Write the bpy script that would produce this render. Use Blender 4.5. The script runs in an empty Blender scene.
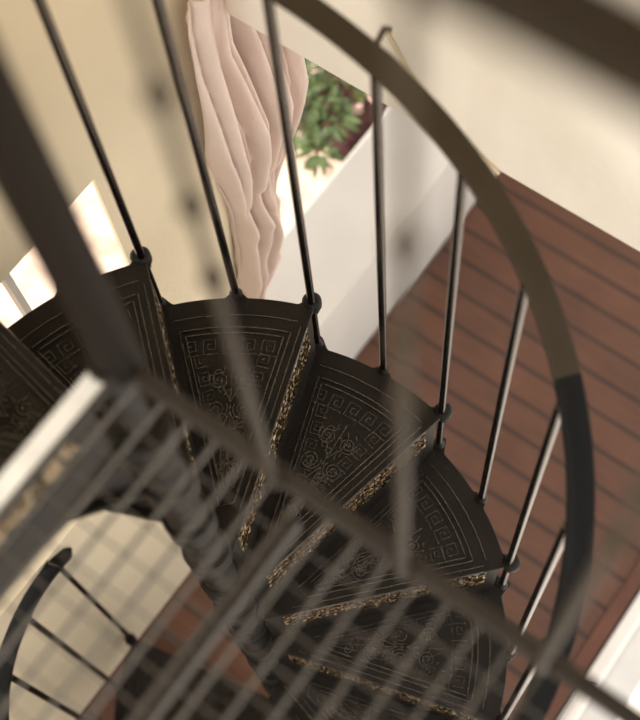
import bpy, bmesh, math, random
from mathutils import Vector, Matrix
random.seed(7)
sc = bpy.context.scene
COL = sc.collection
PI = math.pi

# ------------------------------------------------------------------ helpers
def lin(r, g, b):
    f = lambda c: (c/255/12.92) if c/255 <= .04045 else ((c/255+.055)/1.055)**2.4
    return (f(r), f(g), f(b), 1)

class MB:
    """collects shapes, links them as ONE mesh object"""
    def __init__(s): s.v = []; s.f = []
    def add(s, vs, fs):
        n = len(s.v); s.v += [tuple(p) for p in vs]; s.f += [tuple(i+n for i in q) for q in fs]
    def box(s, x0, x1, y0, y1, z0, z1):
        s.add([(x0,y0,z0),(x1,y0,z0),(x1,y1,z0),(x0,y1,z0),(x0,y0,z1),(x1,y0,z1),(x1,y1,z1),(x0,y1,z1)],
              [(0,3,2,1),(4,5,6,7),(0,1,5,4),(1,2,6,5),(2,3,7,6),(3,0,4,7)])
    def prism(s, pts, a, b, fn):
        """polygon pts extruded from a to b; fn(p, h) gives the point"""
        n = len(pts)
        s.add([fn(p, a) for p in pts]+[fn(p, b) for p in pts],
              [tuple(range(n-1,-1,-1)), tuple(range(n,2*n))]+[(i,(i+1)%n,n+(i+1)%n,n+i) for i in range(n)])
    def lathe(s, prof, c=(0,0,0), n=20):
        vs = []; fs = []
        for (r, z) in prof:
            for k in range(n):
                a = 2*PI*k/n; vs.append((c[0]+r*math.cos(a), c[1]+r*math.sin(a), c[2]+z))
        m = len(prof)
        for i in range(m-1):
            for k in range(n):
                fs.append((i*n+k, i*n+(k+1)%n, (i+1)*n+(k+1)%n, (i+1)*n+k))
        fs.append(tuple(range(n-1,-1,-1))); fs.append(tuple((m-1)*n+k for k in range(n)))
        s.add(vs, fs)
    def ball(s, c, r, n=14, m=8, sz=1.0):
        s.lathe([(max(1e-4, r*math.sin(PI*i/m)), -r*sz*math.cos(PI*i/m)) for i in range(m+1)], c, n)
    def tube(s, pts, r, n=10, r1=None):
        pts = [Vector(p) for p in pts]; N = len(pts); vs = []; fs = []
        for i, p in enumerate(pts):
            t = (pts[min(i+1,N-1)]-pts[max(i-1,0)]).normalized()
            u = t.cross(Vector((0,0,1)))
            if u.length < 1e-3: u = Vector((1,0,0))
            u.normalize(); w = t.cross(u)
            rr = r if r1 is None else r+(r1-r)*i/(N-1)
            for k in range(n):
                a = 2*PI*k/n; vs.append(p+u*rr*math.cos(a)+w*rr*math.sin(a))
        for i in range(N-1):
            for k in range(n): fs.append((i*n+k,(i+1)*n+k,(i+1)*n+(k+1)%n,i*n+(k+1)%n))
        fs.append(tuple(range(n))); fs.append(tuple((N-1)*n+k for k in range(n-1,-1,-1)))
        s.add(vs, fs)
    def ribbon(s, pts, w, h, z=0., closed=False):
        """low raised strip with a peaked section lying on the plane z"""
        N = len(pts); vs = []; fs = []
        for i, p in enumerate(pts):
            a = pts[(i-1)%N] if (closed or i > 0) else p
            b = pts[(i+1)%N] if (closed or i < N-1) else p
            t = Vector((b[0]-a[0], b[1]-a[1]))
            if t.length < 1e-7: t = Vector((1,0))
            t.normalize(); nx, ny = -t.y, t.x
            for (o, hh) in ((-w/2,-.0005),(-w/4,h),(w/4,h),(w/2,-.0005)):
                vs.append((p[0]+nx*o, p[1]+ny*o, z+hh))
        for i in range(N if closed else N-1):
            j = (i+1)%N
            for k in range(3): fs.append((i*4+k+1, i*4+k, j*4+k, j*4+k+1))
        s.add(vs, fs)
    def mesh(s, name, mat, smooth=False):
        me = bpy.data.meshes.new(name); me.from_pydata(s.v, [], s.f); me.update()
        bm = bmesh.new(); bm.from_mesh(me); bmesh.ops.recalc_face_normals(bm, faces=bm.faces); bm.to_mesh(me); bm.free()
        me.materials.append(mat)
        if smooth:
            me.polygons.foreach_set('use_smooth', [True]*len(me.polygons))
            try: me.set_sharp_from_angle(angle=math.radians(40))
            except Exception: pass
        return me
    def build(s, name, mat, parent=None, smooth=False):
        return link(name, s.mesh(name, mat, smooth), parent)

def link(name, me, parent=None):
    o = bpy.data.objects.new(name, me); COL.objects.link(o)
    if parent is not None:
        o.parent = parent
        o.location = -parent.location if parent.type == 'EMPTY' else (0,0,0)
    return o
def bevel(o, w, seg=2):
    m = o.modifiers.new('bevel', 'BEVEL'); m.width = w; m.segments = seg; m.limit_method = 'ANGLE'; m.angle_limit = math.radians(50)
def tag(o, label, cat, group=None):
    o['label'] = label; o['category'] = cat
    if group: o['group'] = group
    return o
def thing(name, label, cat, loc=(0,0,0), group=None):
    o = bpy.data.objects.new(name, None); COL.objects.link(o); o.location = loc; o.empty_display_size = .05
    return tag(o, label, cat, group)
def struct(name, mb, mat):
    o = mb.build(name, mat); o['kind'] = 'structure'; return o

# ------------------------------------------------------------------ materials
def mat(name, col, rough=.6, metal=0., var=.0, vscale=8., bump=0., bscale=60., spec=.5, coat=0., sub=None):
    m = bpy.data.materials.new(name); m.use_nodes = True
    nt = m.node_tree; N = nt.nodes; L = nt.links; b = N['Principled BSDF']
    b.inputs['Base Color'].default_value = col; b.inputs['Roughness'].default_value = rough
    b.inputs['Metallic'].default_value = metal; b.inputs['Specular IOR Level'].default_value = spec
    b.inputs['Coat Weight'].default_value = coat
    if sub: b.inputs['Transmission Weight'].default_value = 0
    tc = N.new('ShaderNodeTexCoord')
    if var:
        n = N.new('ShaderNodeTexNoise'); n.inputs['Scale'].default_value = vscale; n.inputs['Detail'].default_value = 5
        L.new(tc.outputs['Object'], n.inputs['Vector'])
        r = N.new('ShaderNodeValToRGB'); e = r.color_ramp.elements
        e[0].position = .3; e[1].position = .7
        e[0].color = tuple(c*(1-var) for c in col[:3])+(1,); e[1].color = tuple(min(1, c*(1+var)) for c in col[:3])+(1,)
        L.new(n.outputs['Fac'], r.inputs['Fac']); L.new(r.outputs['Color'], b.inputs['Base Color'])
    if bump:
        n2 = N.new('ShaderNodeTexNoise'); n2.inputs['Scale'].default_value = bscale; n2.inputs['Detail'].default_value = 6
        L.new(tc.outputs['Object'], n2.inputs['Vector'])
        bp = N.new('ShaderNodeBump'); bp.inputs['Strength'].default_value = bump; bp.inputs['Distance'].default_value = .01
        L.new(n2.outputs['Fac'], bp.inputs['Height']); L.new(bp.outputs['Normal'], b.inputs['Normal'])
    return m

M_iron   = mat('cast_iron', lin(30,26,22), .5, 0., .25, 14, .12, 220, .16)
M_relief = mat('worn_iron_relief', lin(46,41,36), .25, 0., .3, 30, .05, 200, .8)
M_filig  = mat('iron_filigree', lin(128,112,88), .27, 1., .2, 30, .05, 200, .4)
M_rod    = mat('rod_iron', lin(74,68,62), .22, 1., .15, 30, 0, 60, .4)
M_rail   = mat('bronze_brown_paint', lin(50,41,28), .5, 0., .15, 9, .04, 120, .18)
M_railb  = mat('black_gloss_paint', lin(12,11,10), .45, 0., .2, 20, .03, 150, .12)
M_land   = mat('landing_iron', lin(40,35,30), .5, 0., .15, 20, .04, 150, .22)
M_wire   = mat('landing_wire', lin(66,63,60), .35, .0, .15, 30, 0, 60, .6)
M_glint = mat('pale_highlight', lin(205,205,203), .4, 0., .1, 30, 0, 60, .5)  # near-white colour stands for the reflection on the landing's edge bar
M_newel = mat('dark_newel_paint', lin(27,22,17), .6, 0., .1, 10, .03, 90, .1)
M_trail = mat('dark_top_rail_paint', lin(38,32,24), .6, 0., .1, 10, .03, 90, .12)
M_lrail  = mat('landing_rail_paint', lin(50,43,35), .55, 0., .1, 10, .03, 90, .4)
M_wall   = mat('beige_plaster', lin(217,203,176), .9, 0., .05, 3, .15, 90, .2)
M_fascia = mat('cream_plaster', lin(240,233,220), .9, 0., .04, 4, .2, 60, .2)
M_white  = mat('white_plaster', lin(210,204,196), .8, 0., .04, 5, .12, 80, .3)
M_ground = mat('pale_paving', lin(230,200,180), .9, 0., .35, 13, .2, 30, .2)
M_terr   = mat('white_stone', lin(236,228,220), .7, 0., .06, 5, .08, 40, .3)
M_terrg  = mat('grey_stone', lin(158,155,152), .7, 0., .08, 5, .08, 40, .3)
M_curt   = mat('pink_beige_cloth', lin(216,197,186), .95, 0., .05, 10, .12, 160, .1)
M_soil   = mat('dark_maroon_planter', lin(74,44,46), .7, 0., .2, 10, .2, 50, .3)
M_brownsoil = mat('maroon_soil', lin(84,56,54), .9, 0., .35, 25, .5, 60, .2)
M_leaf   = mat('leaf_green', lin(74,88,50), .4, 0., .6, 12, 0, 50, .5)
M_leafd  = mat('leaf_light_green', lin(112,132,66), .5, 0., .4, 12, 0, 50, .4)
M_stem   = mat('brown_stem', lin(92,70,50), .8, 0., .2, 20, 0, 50, .3)
M_petal  = mat('pale_pink_petal', lin(238,206,200), .7, 0., .1, 20, 0, 50, .3)
M_terra  = mat('terracotta', lin(176,104,72), .8, 0., .15, 10, .1, 60, .3)
M_bluep  = mat('pale_blue_glaze', lin(176,196,200), .3, 0., .1, 10, 0, 60, .5)
M_cord   = mat('tan_cord', lin(206,190,156), .8, 0., .1, 40, 0, 60, .3)
M_border = mat('red_brown_border', lin(98,60,45), .45, 0., .2, 7, .06, 60, .4)
M_dark   = mat('dark_strip', lin(44,36,32), .6, 0., .1, 10, 0, 60, .3)

def floor_material():
    m = bpy.data.materials.new('red_brown_floor_boards'); m.use_nodes = True
    nt = m.node_tree; N = nt.nodes; L = nt.links; b = N['Principled BSDF']
    b.inputs['Roughness'].default_value = .5
    tc = N.new('ShaderNodeTexCoord'); mp = N.new('ShaderNodeMapping')
    mp.inputs['Location'].default_value = (20, -.075, 0)
    L.new(tc.outputs['Object'], mp.inputs['Vector'])
    br = N.new('ShaderNodeTexBrick'); br.offset = .5; br.inputs['Scale'].default_value = 1
    br.inputs['Brick Width'].default_value = 60; br.inputs['Row Height'].default_value = .1115
    br.inputs['Mortar Size'].default_value = .016; br.inputs['Mortar Smooth'].default_value = 1
    br.inputs['Color1'].default_value = lin(98,63,46); br.inputs['Color2'].default_value = lin(90,58,43)
    br.inputs['Mortar'].default_value = lin(54,35,27)
    L.new(mp.outputs['Vector'], br.inputs['Vector'])
    st = N.new('ShaderNodeMapping'); st.inputs['Scale'].default_value = (2.2, 26, 1); L.new(tc.outputs['Object'], st.inputs['Vector'])
    gn = N.new('ShaderNodeTexNoise'); gn.inputs['Scale'].default_value = 2.5; gn.inputs['Detail'].default_value = 6; L.new(st.outputs['Vector'], gn.inputs['Vector'])
    bl = N.new('ShaderNodeTexNoise'); bl.inputs['Scale'].default_value = 5; bl.inputs['Detail'].default_value = 3; L.new(tc.outputs['Object'], bl.inputs['Vector'])
    ad = N.new('ShaderNodeMath'); ad.operation = 'ADD'; L.new(gn.outputs['Fac'], ad.inputs[0]); L.new(bl.outputs['Fac'], ad.inputs[1])
    rm = N.new('ShaderNodeMapRange'); rm.inputs['From Min'].default_value = .6; rm.inputs['From Max'].default_value = 1.4
    rm.inputs['To Min'].default_value = .72; rm.inputs['To Max'].default_value = 1.25; L.new(ad.outputs[0], rm.inputs['Value'])
    mx = N.new('ShaderNodeMix'); mx.data_type = 'RGBA'; mx.blend_type = 'MULTIPLY'; mx.inputs['Factor'].default_value = 1
    L.new(br.outputs['Color'], mx.inputs['A']); L.new(rm.outputs['Result'], mx.inputs['B']); L.new(mx.outputs['Result'], b.inputs['Base Color'])
    bp = N.new('ShaderNodeBump'); bp.inputs['Strength'].default_value = .4; bp.inputs['Distance'].default_value = .004; bp.invert = True
    L.new(br.outputs['Fac'], bp.inputs['Height']); L.new(bp.outputs['Normal'], b.inputs['Normal'])
    return m
M_floor = floor_material()

# ------------------------------------------------------------------ measures
DZ, R = .19239, .552
def ang(s): return math.radians(140.4-30.79*s)          # stair angle of step s (steps count down the stair)
STEP = math.radians(30.79)
def zt(i): return (11-i)*DZ                               # top of tread i
def pol(r, a, z=0): return (r*math.cos(a), r*math.sin(a), z)
LZ = 15*DZ                                                # landing level
XW, XO = -.575, -.845                                     # window wall: inner and outer face
FY = .81                                                  # face of the deep beam at the stairwell's edge

# ------------------------------------------------------------------ the setting
b = MB(); b.box(XW, .652, -1.6, 4.0, -.08, 0); struct('floor', b, M_floor)

b = MB()                                                  # window wall, two openings
W1a, W1b, W1s, W1t = .72, 2.35, .545, 2.3
W2a, W2b, W2s, W2t = -.35, .412, 1.12, 2.165
TOP = 4.9
b.box(XO, XW, -1.6, W2a, -.08, TOP)
for z0, z1 in ((-.08, W2s), (W2t, TOP)):
    b.prism([(XO,W2a),(XW,W2a),(XW,W2b),(XO,W2b+.15)], z0, z1, lambda p, h: (p[0], p[1], h))
b.prism([(XO,W2b+.15),(XW,W2b),(XW,W1a),(XO,W1a)], -.08, TOP, lambda p, h: (p[0], p[1], h))
b.box(XO, XW, W1a, W1b, W1t, TOP); b.box(XO, XW, W1b, 4.0, -.08, TOP)
struct('wall_left', b, M_wall)
b = MB(); b.box(XO+.004, XW-.004, W1a, W1b, -.08, W1s); struct('wall_under_window', b, M_white)
b = MB(); b.box(XO-.01, XW+.006, W1a+.001, W1b-.001, W1s, W1s+.03)
o = struct('trim_1', b, M_white); bevel(o, .008)
b = MB()                                                  # slim window bar in the small opening
b.box(XW-.03, XW-.008, .170, .184, W2s, W2t); struct('window_2', b, M_white)

b = MB(); b.box(XW, .66, FY, 1.06, 2.207, TOP); o = struct('wall_back', b, M_fascia); bevel(o, .006)
b = MB(); b.box(XW, .66, 1.06, 4.0, 2.5, 2.75); struct('ceiling', b, M_white)
b = MB(); b.box(.66, .70, -1.6, 1.06, 2.93, TOP); struct('wall_right', b, M_wall)
b = MB(); b.box(XO, .70, -1.7, -1.6, -.08, TOP); struct('wall_front', b, M_wall)
b = MB(); b.box(XO, .70, -1.7, 1.06, TOP, TOP+.1); struct('ceiling_upper', b, M_white)
b = MB(); b.box(.596, .644, -1.6, 4.0, 0, .012); o = struct('trim_2', b, M_border); bevel(o, .003)
b = MB(); b.box(.644, .652, -1.6, 4.0, -.08, .014); struct('trim_3', b, M_dark)
b = MB(); b.box(.652, .70, -1.6, 4.0, -.08, .01); o = struct('door_1', b, M_terr); o.name = 'door_1'
b = MB(); b.box(.70, .80, -1.6, 4.0, -.08, -.012); b2 = b; struct('trim_4', b, M_terrg)
b = MB(); b.box(.80, 4, -1.6, 4.0, -.10, -.02); struct('terrace', b, M_terr)
b = MB(); b.box(-6, XO, -3, 7, -.12, -.02); struct('ground', b, M_ground)

# ------------------------------------------------------------------ the spiral staircase
stair = thing('spiral_staircase', 'dark cast iron spiral staircase with ornate treads winding round a ringed centre pole', 'staircase')
b = MB(); b.lathe([(.05,0),(.05,.012),(.03,.03),(.021,.05),(.021,LZ+.02)], n=24)
b.build('centre_pole', M_iron, stair, True)

# tread: front corner at angle 0, back corner at angle STEP, top at z = 0
RE = .5455
def tread_outline():
    pts = [(.026, -.006)]
    a0 = math.asin(-.006/RE); a1 = STEP+math.radians(3.0)
    lugs = (0., STEP/2, STEP)
    n = 120
    for k in range(n+1):
        a = a0+(a1-a0)*k/n
        r = RE
        for l in lugs:
            dd = abs(a-l)*R
            amp = .030 if l != STEP/2 else .022
            r = max(r, RE-.004+amp*math.exp(-(dd/.018)**2)*1.0)
        if a-0 < 0: r = min(r, RE+.024)
        pts.append((r*math.cos(a), r*math.sin(a)))
    ux, uy = math.cos(STEP), math.sin(STEP)
    pts.append((.03*ux-.016*uy*-1*-1, .03*uy+.016*ux))
    return pts
tb = MB(); tb.prism(tread_outline(), -.012, 0, lambda p, h: (p[0], p[1], h))
# stiffening lip below the front and outer edges
tread_me = tb.mesh('tread', M_iron)

def P2(r, a): return (r*math.cos(a), r*math.sin(a))
def off_front(r, o): return (r, o)                        # along the front edge, o inwards
def off_back(r, o):
    c, s_ = math.cos(STEP), math.sin(STEP); return (r*c+o*s_, r*s_-o*c)
rb = MB()
def rib(pts, w=.0042, h=.0045, closed=False): rb.ribbon(pts, w, h, 0, closed)
dg = math.radians
rib([P2(.508, dg(1.6)+(STEP-dg(3.4))*k/24) for k in range(25)], .004, .0025)
def frame(ro, ri, of, ob):
    p = []
    af = math.asin(of/ro); ab = STEP-math.asin(ob/ro)
    p += [P2(ro, af+(ab-af)*k/20) for k in range(21)]
    p += [off_back(ro*.75+ri*.25, ob), off_back(ri*.7+ro*.3, ob), off_back(ri, ob), off_front(ri+.01, of)]
    p += [off_front(ri*.6+ro*.4, of)]
    rib(p, .0045, .0045, True)
frame(.482, .125, .020, .024); frame(.470, .150, .030, .034)
rib([off_front(.10+.4*k/8, .006) for k in range(9)], .004, .002)
rib([off_front(.10+.4*k/8, -.006) for k in range(9)], .003, .002)
def key(cx, cy, ux, uy, s):                               # one square-spiral cell of the key border
    vx, vy = -uy, ux
    sp = [(0,0),(0,1),(1,1),(1,.22),(.32,.22),(.32,.7),(.68,.7),(.68,.48)]
    rib([(cx+s*(x*ux+y*vx), cy+s*(x*uy+y*vy)) for (x, y) in sp], .0034, .0024)
for k in range(5):                                        # along the outer arc
    a = dg(6.0)+(STEP-dg(11.5))*k/4
    c, s_ = math.cos(a), math.sin(a); x, y = P2(.428, a-dg(1.6)); key(x, y, c, s_, .030)
for k in range(5):                                        # down both sides
    r = .40-.038*k
    x, y = off_front(r, .038); key(x, y, 1, 0, .026)
    x, y = off_back(r, .040+.026); ux, uy = math.cos(STEP), math.sin(STEP); key(x, y, ux, uy, .026)
def spiral(r, a, rad, turns, sgn, ph):
    x0, y0 = P2(r, a); n = int(18*turns)
    rib([(x0+rad*(1-k/n*.88)*math.cos(ph+sgn*2*PI*turns*k/n), y0+rad*(1-k/n*.88)*math.sin(ph+sgn*2*PI*turns*k/n)) for k in range(n+1)], .0034, .0026)
mid = STEP/2
for sg in (1, -1):
    spiral(.375, mid+sg*dg(3.6), .019, 2.2, sg, mid+sg*1.2)
    spiral(.315, mid+sg*dg(4.6), .021, 2.4, -sg, mid-sg*1.0)
    spiral(.255, mid+sg*dg(4.3), .017, 2.0, sg, mid+sg*1.9)
    spiral(.205, mid+sg*dg(3.6), .011, 1.6, -sg, mid)
    rib([P2(.40-.16*t/14, mid+sg*dg(1.4+1.6*math.sin(t/14*2*PI*1.5))) for t in range(15)], .0034, .0026)
    rib([P2(.28-.12*t/12, mid+sg*dg(.8+2.6*abs(math.sin(t/12*PI)))) for t in range(13)], .0034, .0024)
rib([P2(.17+.24*k/10, mid) for k in range(11)], .003, .002)
for k in range(46):
    r = random.uniform(.19, .41); a = mid+random.uniform(-1,1)*dg(7.0)*(.5+.5*(r-.19)/.22)
    x, y = P2(r, a); s_ = random.uniform(.004,.008); t0 = random.uniform(0, 6.28)
    rib([(x+s_*math.cos(t0+q*.7), y+s_*math.sin(t0+q*.7)) for q in range(random.choice((4,6,9)))], .003, .0022)
relief_me = rb.mesh('tread_relief', M_relief)

# riser below the front edge: openwork band of little scrolls above a plain strip
rs = MB()
def cell(x0, x1, z0, z1, y=-.0035, t=.0012):
    cxm, czm = (x0+x1)/2+random.uniform(-.0015,.0015), (z0+z1)/2+random.uniform(-.0015,.0015)
    n = 8; ph = random.uniform(0, .8); rx, rz = (x1-x0)*random.choice((.2,.4,.5,.6)), (z1-z0)*random.choice((.25,.4,.5,.52)); sk = random.uniform(-.5,.5)
    outer = [(x0,z0),(cxm,z0),(x1,z0),(x1,czm),(x1,z1),(cxm,z1),(x0,z1),(x0,czm)]
    inner = []
    for k in range(n):
        a = -3*PI/4+2*PI*k/n
        ix, iz = rx*math.cos(a), rz*math.sin(a)
        inner.append((cxm+ix+sk*iz*.6, czm+iz))
    vs = [(p[0], y, p[1]) for p in outer]+[(p[0], y-random.uniform(-.0005,.0035), p[1]) for p in inner]+[(p[0], y+t, p[1]) for p in outer]+[(p[0], y+t, p[1]) for p in inner]
    fs = []
    for k in range(n):
        j = (k+1)%n
        fs += [(k,j,8+j,8+k), (16+k,24+k,24+j,16+j), (8+k,8+j,24+j,24+k)]
    rs.add(vs, fs)
NX, NZ = 27, 4
for ix in range(NX):
    for iz in range(NZ):
        x0 = .075+(.505-.075)*ix/NX; x1 = .075+(.505-.075)*(ix+1)/NX
        z0 = -.115+.102*iz/NZ; z1 = -.115+.102*(iz+1)/NZ
        cell(x0, x1, z0, z1)
riser_me = rs.mesh('riser_filigree', M_filig)
rp = MB(); rp.box(.04, .53, -.004, .002, -DZ, -.115); rp.box(.04, .075, -.004, .002, -.116, -.011); rp.box(.505, .53, -.004, .002, -.116, -.011)
riserp_me = rp.mesh('riser_plate', M_iron)
hb = MB(); hb.lathe([(.030,-DZ),(.030,-.135),(.027,-.13),(.027,-.075),(.034,-.065),(.038,-.05),(.038,-.035),(.034,-.024),(.034,-.004),(.039,.0),(.039,.010),(.033,.014),(.030,.014)], n=28)
hub_me = hb.mesh('hub_collar', M_iron, True)
kb = MB(); kb.lathe([(.0001,-.055),(.008,-.052),(.013,-.042),(.011,-.030),(.019,-.020),(.019,.0),(.014,.007),(.0085,.009)], (R+.006, .002, 0), 16)
knob_me = kb.mesh('corner_boss', M_iron, True)

for i in range(-3, 11):
    t = link('tread', tread_me, stair); t.location = (0,0,zt(i)); t.rotation_euler = (0,0,ang(i))
    if i == -3: bevel(t, .003)
    else: bevel(t, .003)
    link('tread_relief', relief_me, t)
    if i < 10:
        link('riser_filigree', riser_me, t); link('riser_plate', riserp_me, t)
    link('hub_collar', hub_me, t); link('corner_boss', knob_me, t)

# balusters: corner ones run down to the next tread, middle ones stand on their own tread
RR = .569
def rail_z(s): return (11-s)*DZ+.91
rod_meshes = {}
def rod(length):
    k = round(length, 3)
    if k not in rod_meshes:
        q = MB(); q.lathe([(.0078,0),(.0078,length)], n=14); 
        rod_meshes[k] = q.mesh('stair_baluster', M_rod, True)
    return rod_meshes[k]
ft = MB(); ft.lathe([(.013,-.002),(.013,.006),(.010,.012),(.0075,.016)], n=16); foot_me = ft.mesh('baluster_foot', M_iron, True)
s = -3.5
while s <= 10.01:
    corner = abs(s-round(s)) < .01
    i = math.ceil(s-1e-6)
    zb = zt(i)-(DZ if (corner and s < 9.9) else 0)
    if corner and s > 9.9: zb = zt(10)-.05
    top = rail_z(s)-.002
    o = link('stair_baluster', rod(top-zb), stair); o.location = pol(R, ang(s), zb)
    f = link('baluster_foot', foot_me, o); f.location = (0,0, 0)
    s += .5

def helix_strip(s0, s1, w, th, round_end):
    mb = MB(); n = int((s1-s0)*14); vs = []; fs = []
    rings = []
    for k in range(n+1):
        q = s0+(s1-s0)*k/n; ww = w
        if round_end:
            dist = (s1-q)*STEP*R
            if dist < w/2: ww = max(.004, 2*math.sqrt(max(0, (w/2)**2-(w/2-dist)**2)))
        rings.append((q, ww))
    for (q, ww) in rings:
        a = ang(q); z = rail_z(q)
        for (dr, dzz) in ((-ww/2,-th/2),(-ww/2,th*.2),(-ww/2+min(.004,ww*.3),th/2),(ww/2-min(.004,ww*.3),th/2),(ww/2,th*.2),(ww/2,-th/2)):
            vs.append(pol(RR+dr, a, z+dzz))
    m = 6
    for k in range(len(rings)-1):
        for j in range(m): fs.append((k*m+j, k*m+(j+1)%m, (k+1)*m+(j+1)%m, (k+1)*m+j))
    fs.append(tuple(range(m))); fs.append(tuple((len(rings)-1)*m+j for j in range(m)))
    mb.add(vs, fs); return mb
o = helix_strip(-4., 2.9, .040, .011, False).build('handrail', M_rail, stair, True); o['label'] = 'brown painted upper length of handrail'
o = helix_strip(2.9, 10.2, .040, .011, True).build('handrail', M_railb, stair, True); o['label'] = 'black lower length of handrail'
# hooked pin standing out of the rail above one baluster, pin at the rail's lower end
b = MB(); zz = rail_z(1.5); b.tube([(-.066,.575,zz-.012),(-.068,.585,zz),(-.072,.602,zz),(-.075,.617,zz+.001),(-.070,.623,zz-.004)], .0045, 8)
b.build('rail_pin', M_rod, stair, True)
b = MB(); q = pol(R, ang(10), rail_z(10)); qo = pol(R+.055, ang(10), rail_z(10)+.01); b.tube([q, qo], .0045, 8); b.build('rail_pin', M_rod, stair, True)

# ------------------------------------------------------------------ landing: open wire floor in an iron frame, with its railing
land = thing('landing_platform', 'iron landing at the head of the spiral stair with open wire floor and beaded railing', 'landing', (0,0,LZ))
LX, LY = .655, -.75
def bar(name, x0, x1, y0, y1, z0, z1, m, bv=.003):
    q = MB(); q.box(x0, x1, y0, y1, z0, z1); o = q.build(name, m, land); bevel(o, bv); return o
bar('edge_bar', .0, LX, .002, .023, LZ-.014, LZ, M_land, .004)
bar('edge_bar', -.012, .012, LY, 0, LZ-.03, LZ, M_land, .009)
o = bar('highlight_strip', -.013, .011, LY, -.012, LZ, LZ+.004, M_glint, .002); o['label'] = 'pale strip painted as the highlight along the landing edge'  # added strip, the bar's bright reflection put in as colour
bar('edge_bar', .0, LX, LY, LY+.02, LZ-.035, LZ, M_land)
bar('joist', .249, .267, LY+.02, -.0125, LZ-.045, LZ-.012, M_land)
b = MB()
g = .0365; y = -.0365
x = .036
while x < .6:
    b.box(x-.0018, x+.0018, LY+.01, .008, LZ-.009, LZ-.004); x += g
while y > LY+.02:
    b.tube([(.01, y, LZ-.011), (.60, y, LZ-.012)], .0011, 6); y -= g
b.build('wire_grid', M_wire, land)
# openwork riser between landing and first tread
o = link('landing_riser', riser_me, land); o.rotation_euler = (0,0,-PI/2); o.location = (-.004, 0, 0)
o = link('landing_riser_plate', riserp_me, land); o.rotation_euler = (0,0,-PI/2); o.location = (-.004, 0, 0)
# newel and railing along y = 0
b = MB(); b.lathe([(.026,-.01),(.026,.93),(.03,.95),(.018,.99),(.0001,1.0)], (.006,.014,LZ), 24)
b.build('newel_post', M_newel, land, True)
lb = MB(); lb.lathe([(.008,0),(.008,.012),(.0058,.02),(.0055,.25),(.0045,.453),(.008,.460),(.0095,.467),(.008,.474),(.0045,.481),(.0042,.553),(.008,.560),(.0095,.567),(.008,.574),(.0042,.581),(.0042,.672),(.008,.679),(.0095,.686),(.008,.693),(.0042,.70),(.0042,.895)], n=16)
lb_me = lb.mesh('landing_baluster', M_lrail, True)
for x in (.223, .383, .543):
    o = link('landing_baluster', lb_me, land); o.location = (x, .001, -.002)
b = MB(); b.box(.02, .66, -.006, .031, LZ+.885, LZ+.9); o = b.build('top_rail', M_trail, land); bevel(o, .004)

# ------------------------------------------------------------------ curtain tied low in the window
curt = thing('curtain', 'pink-beige curtain knotted low, hanging at the garden window', 'curtain', (-.66,.8,.95))
TX = .9055
outl = [(2.21,.775,1.22,.028),(2.15,.760,1.21,.030),(2.01,.750,1.17,.034),(1.85,.756,1.13,.036),(1.66,.765,1.075,.036),
 (1.55,.782,1.035,.034),(1.45,.792,.975,.030),(1.38,.796,.935,.026),(1.33,.796,.925,.030),(1.27,.790,.94,.034),(1.19,.782,.935,.034),(1.11,.774,.90,.030),
 (1.05,.768,.897,.030),(.99,.772,.850,.022),(.94,.778,.82,.014),(.85,.785,.81,.008)]
prof = [(4.14+(z-4.14)*TX, -.2497+(a+.2497)*TX, -.2497+(c+.2497)*TX, d) for z, a, c, d in outl]
ZK = 4.14+(1.33-4.14)*TX
def lerp_prof(z):
    for a, c in zip(prof, prof[1:]):
        if a[0] >= z >= c[0]:
            t = (a[0]-z)/(a[0]-c[0]); return [a[k]+(c[k]-a[k])*t for k in range(1,4)]
    return prof[-1][1:]
vs = []; fs = []; NU, NVv = 90, 90
for j in range(NVv+1):
    z = prof[0][0]+(prof[-1][0]-prof[0][0])*j/NVv
    yl, yr, dp = lerp_prof(z)
    for k in range(NU+1):
        u = k/NU
        # folds run out of the knot and open towards the top
        ph = 2*PI*(3.4*u+.18*math.sin(3*z)+.25*u*u)
        env = .55+.45*math.sin(PI*u)
        above = max(0., min(1., (z-ZK)/.25)); tail = max(0., min(1., (ZK-z)/.1))
        d = dp*1.5*(env*(2*abs(math.sin(ph/2+.4))**.55-1.2)+.35*(2*abs(math.sin(1.23*ph+1.0))**.6-1)*above)
        d += tail*.010*math.sin(9*u+14*z)+tail*.008*math.sin(PI*u)
        d += .022*math.sin(PI*u)*math.exp(-((z-ZK+.06-.10*u)/.035)**2)-.012*math.sin(PI*u)*math.exp(-((z-ZK-.03-.10*u)/.02)**2)
        yy = yl+(yr-yl)*u; tt = max(0., min(1., (u-.22)/.10)); tu = prof[0][0]-(prof[0][0]-2.285)*tt; zz = z if z < 1.9 else 1.9+(z-1.9)*(tu-1.9)/(prof[0][0]-1.9); d -= .075*tt*max(0., min(1., (z-1.9)/.25))
        vs.append((-.548+d, yy, zz))
for j in range(NVv):
    for k in range(NU):
        a = j*(NU+1)+k; fs.append((a, a+1, a+NU+2, a+NU+1))
b = MB(); b.add(vs, fs); o = b.build('curtain_cloth', M_curt, curt, True)
m = o.modifiers.new('thickness', 'SOLIDIFY'); m.thickness = .003


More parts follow.
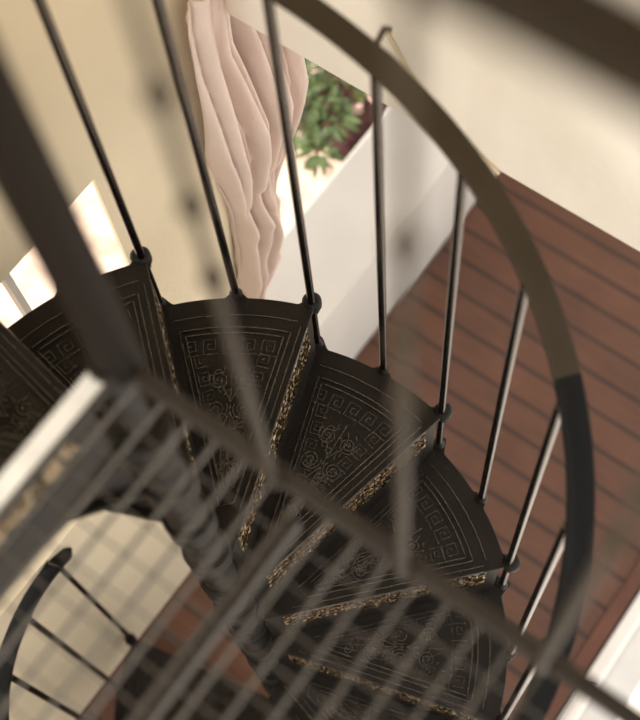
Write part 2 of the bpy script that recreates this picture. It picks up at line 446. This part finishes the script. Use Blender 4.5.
# ------------------------------------------------------------------ garden beyond the window
pl = thing('planter', 'low dark maroon planting trough on the pale paving outside the window ledge', 'planter', (-1.2,2.15,-.02))
b = MB()
b.box(-1.36,-1.04,1.755,1.775,-.02,.06); b.box(-1.36,-1.04,2.53,2.55,-.02,.06); b.box(-1.36,-1.34,1.755,2.55,-.02,.06); b.box(-1.06,-1.04,1.755,2.55,-.02,.06); b.box(-1.35,-1.05,1.765,2.54,-.02,.0)
b.build('trough', M_soil, pl)
b = MB(); b.box(-1.342,-1.058,1.773,2.532,.0,.045); b.build('soil', M_brownsoil, pl)
def leaf(mb, p, d, ln, wd):
    d = Vector(d).normalized(); up = Vector((0,0,1)); s_ = d.cross(up)
    if s_.length < .05: s_ = Vector((1,0,0))
    s_.normalize(); n = s_.cross(d); p = Vector(p); vs = []; fs = []
    prof_ = [(0,.08),(.2,.7),(.45,1),(.7,.75),(.9,.3),(1,.02)]
    for (t, w) in prof_:
        c = p+d*ln*t-up*ln*.25*t*t
        vs += [c-s_*wd*w*.5+n*wd*.12*w, c, c+s_*wd*w*.5+n*wd*.12*w]
    for k in range(len(prof_)-1):
        a = k*3; fs += [(a,a+1,a+4,a+3),(a+1,a+2,a+5,a+4)]
    mb.add(vs, fs)
def shrub(name, label, base, clusters, n, ln, m, flowers=0):
    t = thing(name, label, 'plant', base)
    lf = MB(); st = MB(); fl = MB()
    for (c, rad) in clusters:
        c = Vector(c); mdl = Vector(base)*.4+c*.6+Vector((random.uniform(-.05,.05),random.uniform(-.05,.05),.05))
        st.tube([base, mdl, c], .008, 6, .004)
        for k in range(n):
            v = Vector((random.gauss(0,1),random.gauss(0,1),random.gauss(0,1))).normalized()*rad*random.uniform(.25,1)
            q = c+v
            if k % 4 == 0: st.tube([c, c+v*.5+Vector((0,0,.01)), q], .003, 5, .0015)
            dd = v.normalized()+Vector((random.uniform(-.7,.7),random.uniform(-.7,.7),random.uniform(-.5,.5)))
            leaf(lf, q, dd, ln*random.uniform(.7,1.2), ln*.38*random.uniform(.8,1.2))
        for k in range(flowers):
            v = Vector((random.gauss(0,1),random.gauss(0,1),abs(random.gauss(0,1)))).normalized()*rad
            for q in range(5):
                leaf(fl, c+v, (math.cos(q*1.257), math.sin(q*1.257), .5), .03, .026)
    o = lf.build('foliage', m, t); st.build('stem', M_stem, t, True)
    if flowers: fl.build('blossom', M_petal, t)
    return t
shrub('leafy_shrub', 'dark green broad-leaved shrub outside the window beside the curtain', (-1.25,1.95,.045),
      [((-1.08,1.63,.55),.09),((-1.18,1.66,.58),.10),((-1.06,1.69,.60),.09),((-1.04,1.52,.52),.075),((-1.11,1.55,.56),.09),((-.955,1.45,.54),.035),((-1.02,1.60,.50),.07),((-1.26,1.74,.6),.09)], 30, .068, M_leaf)
shrub('flowering_plant', 'paler green plant with pink blossoms growing in the maroon trough', (-1.12,2.15,.045),
      [((-1.03,1.78,.40),.06),((-1.06,1.86,.42),.07),((-1.10,1.93,.30),.08)], 20, .05, M_leafd, 8)
pt = thing('flowerpot', 'small terracotta flowerpot beside the maroon trough outside the ledge', 'pot', (-.985,1.98,-.02))
pt.location = (-.985,1.98,-.02)
b = MB(); b.lathe([(.035,0),(.048,.13),(.055,.132),(.055,.16),(.046,.16),(.042,.14)], (-.985,1.98,-.02), 20); b.build('pot_body', M_terra, pt, True)
bp_ = thing('glazed_pot', 'pale blue glazed pot outside at the far end of the ledge', 'pot', (-.93,2.12,-.02))
b = MB(); b.lathe([(.03,0),(.05,.05),(.046,.12),(.036,.14),(.04,.15),(.034,.146)], (-.93,2.12,-.02), 20); b.build('pot_body', M_bluep, bp_, True)

# ------------------------------------------------------------------ small things
b = MB(); b.tube([(-.208,FY-.006,2.433),(-.16,FY-.006,2.352),(-.09,FY-.006,2.285),(-.03,FY-.006,2.243),(.03,FY-.006,2.212)], .0032, 8)
tag(b.build('cord', M_cord, None, True), 'thin tan cord running down the cream beam beside the curved handrail', 'cord')
b = MB(); b.tube([(.640,.595,.016),(.655,.607,.022),(.668,.612,.026),(.690,.628,.02)], .006, 6, .003); b.tube([(.668,.612,.026),(.674,.606,.045)], .003, 6, .002)
tag(b.build('twig', M_dark, None, True), 'short dark twig lying across the bright white threshold', 'twig')

# ------------------------------------------------------------------ light: sky, sun and an added fill lamp
w = bpy.data.worlds.new('sky'); sc.world = w; w.use_nodes = True
bg = w.node_tree.nodes['Background']; bg.inputs['Color'].default_value = (1, .97, .93, 1); bg.inputs['Strength'].default_value = 1.3
sl = bpy.data.lights.new('sun', 'SUN'); sl.energy = 4.2; sl.angle = .009; sl.color = (1, .95, .86)
so = bpy.data.objects.new('sun', sl); COL.objects.link(so)
sd = Vector((0.0, .7, -1.2)).normalized()                 # travels towards +Y and down
so.rotation_euler = sd.to_track_quat('-Z', 'Y').to_euler(); so.location = (0, -3, 6)

al = bpy.data.lights.new('fascia_fill', 'AREA'); al.shape = 'RECTANGLE'; al.size = 1.1; al.size_y = 1.6; al.energy = 53; al.color = (1, 1, 1)  # added fill lamp to brighten the beam face, no window is built behind it
ao = bpy.data.objects.new('fascia_fill', al); COL.objects.link(ao); ao.location = (.05, -1.5, 4.1)
ao.rotation_euler = Vector((0, 1, -.35)).to_track_quat('-Z', 'Z').to_euler()

# ------------------------------------------------------------------ camera
cd = bpy.data.cameras.new('camera'); cam = bpy.data.objects.new('camera', cd); COL.objects.link(cam)
right = Vector((0.804693, 0.591047, -0.055962)); up = Vector((-0.52752, 0.755067, 0.389354)); back = Vector((0.272382, -0.28379, 0.919387))
m3 = Matrix((right, up, back)).transposed().to_4x4(); m3.translation = Vector((.5538, -.24972, 4.13997)); cam.matrix_world = m3
cd.sensor_fit = 'VERTICAL'; cd.sensor_height = 36; cd.lens = 1283.1/720*36; cd.clip_start = .02
cd.dof.use_dof = True; cd.dof.focus_distance = 2.5; cd.dof.aperture_fstop = cd.lens/28.0
sc.camera = cam
sc.view_settings.view_transform = 'Standard'; sc.view_settings.look = 'None'; sc.view_settings.gamma = 1
sc.view_settings.use_curve_mapping = False; sc.view_settings.exposure = .25
sc.cycles.use_denoising = True; sc.cycles.max_bounces = 8
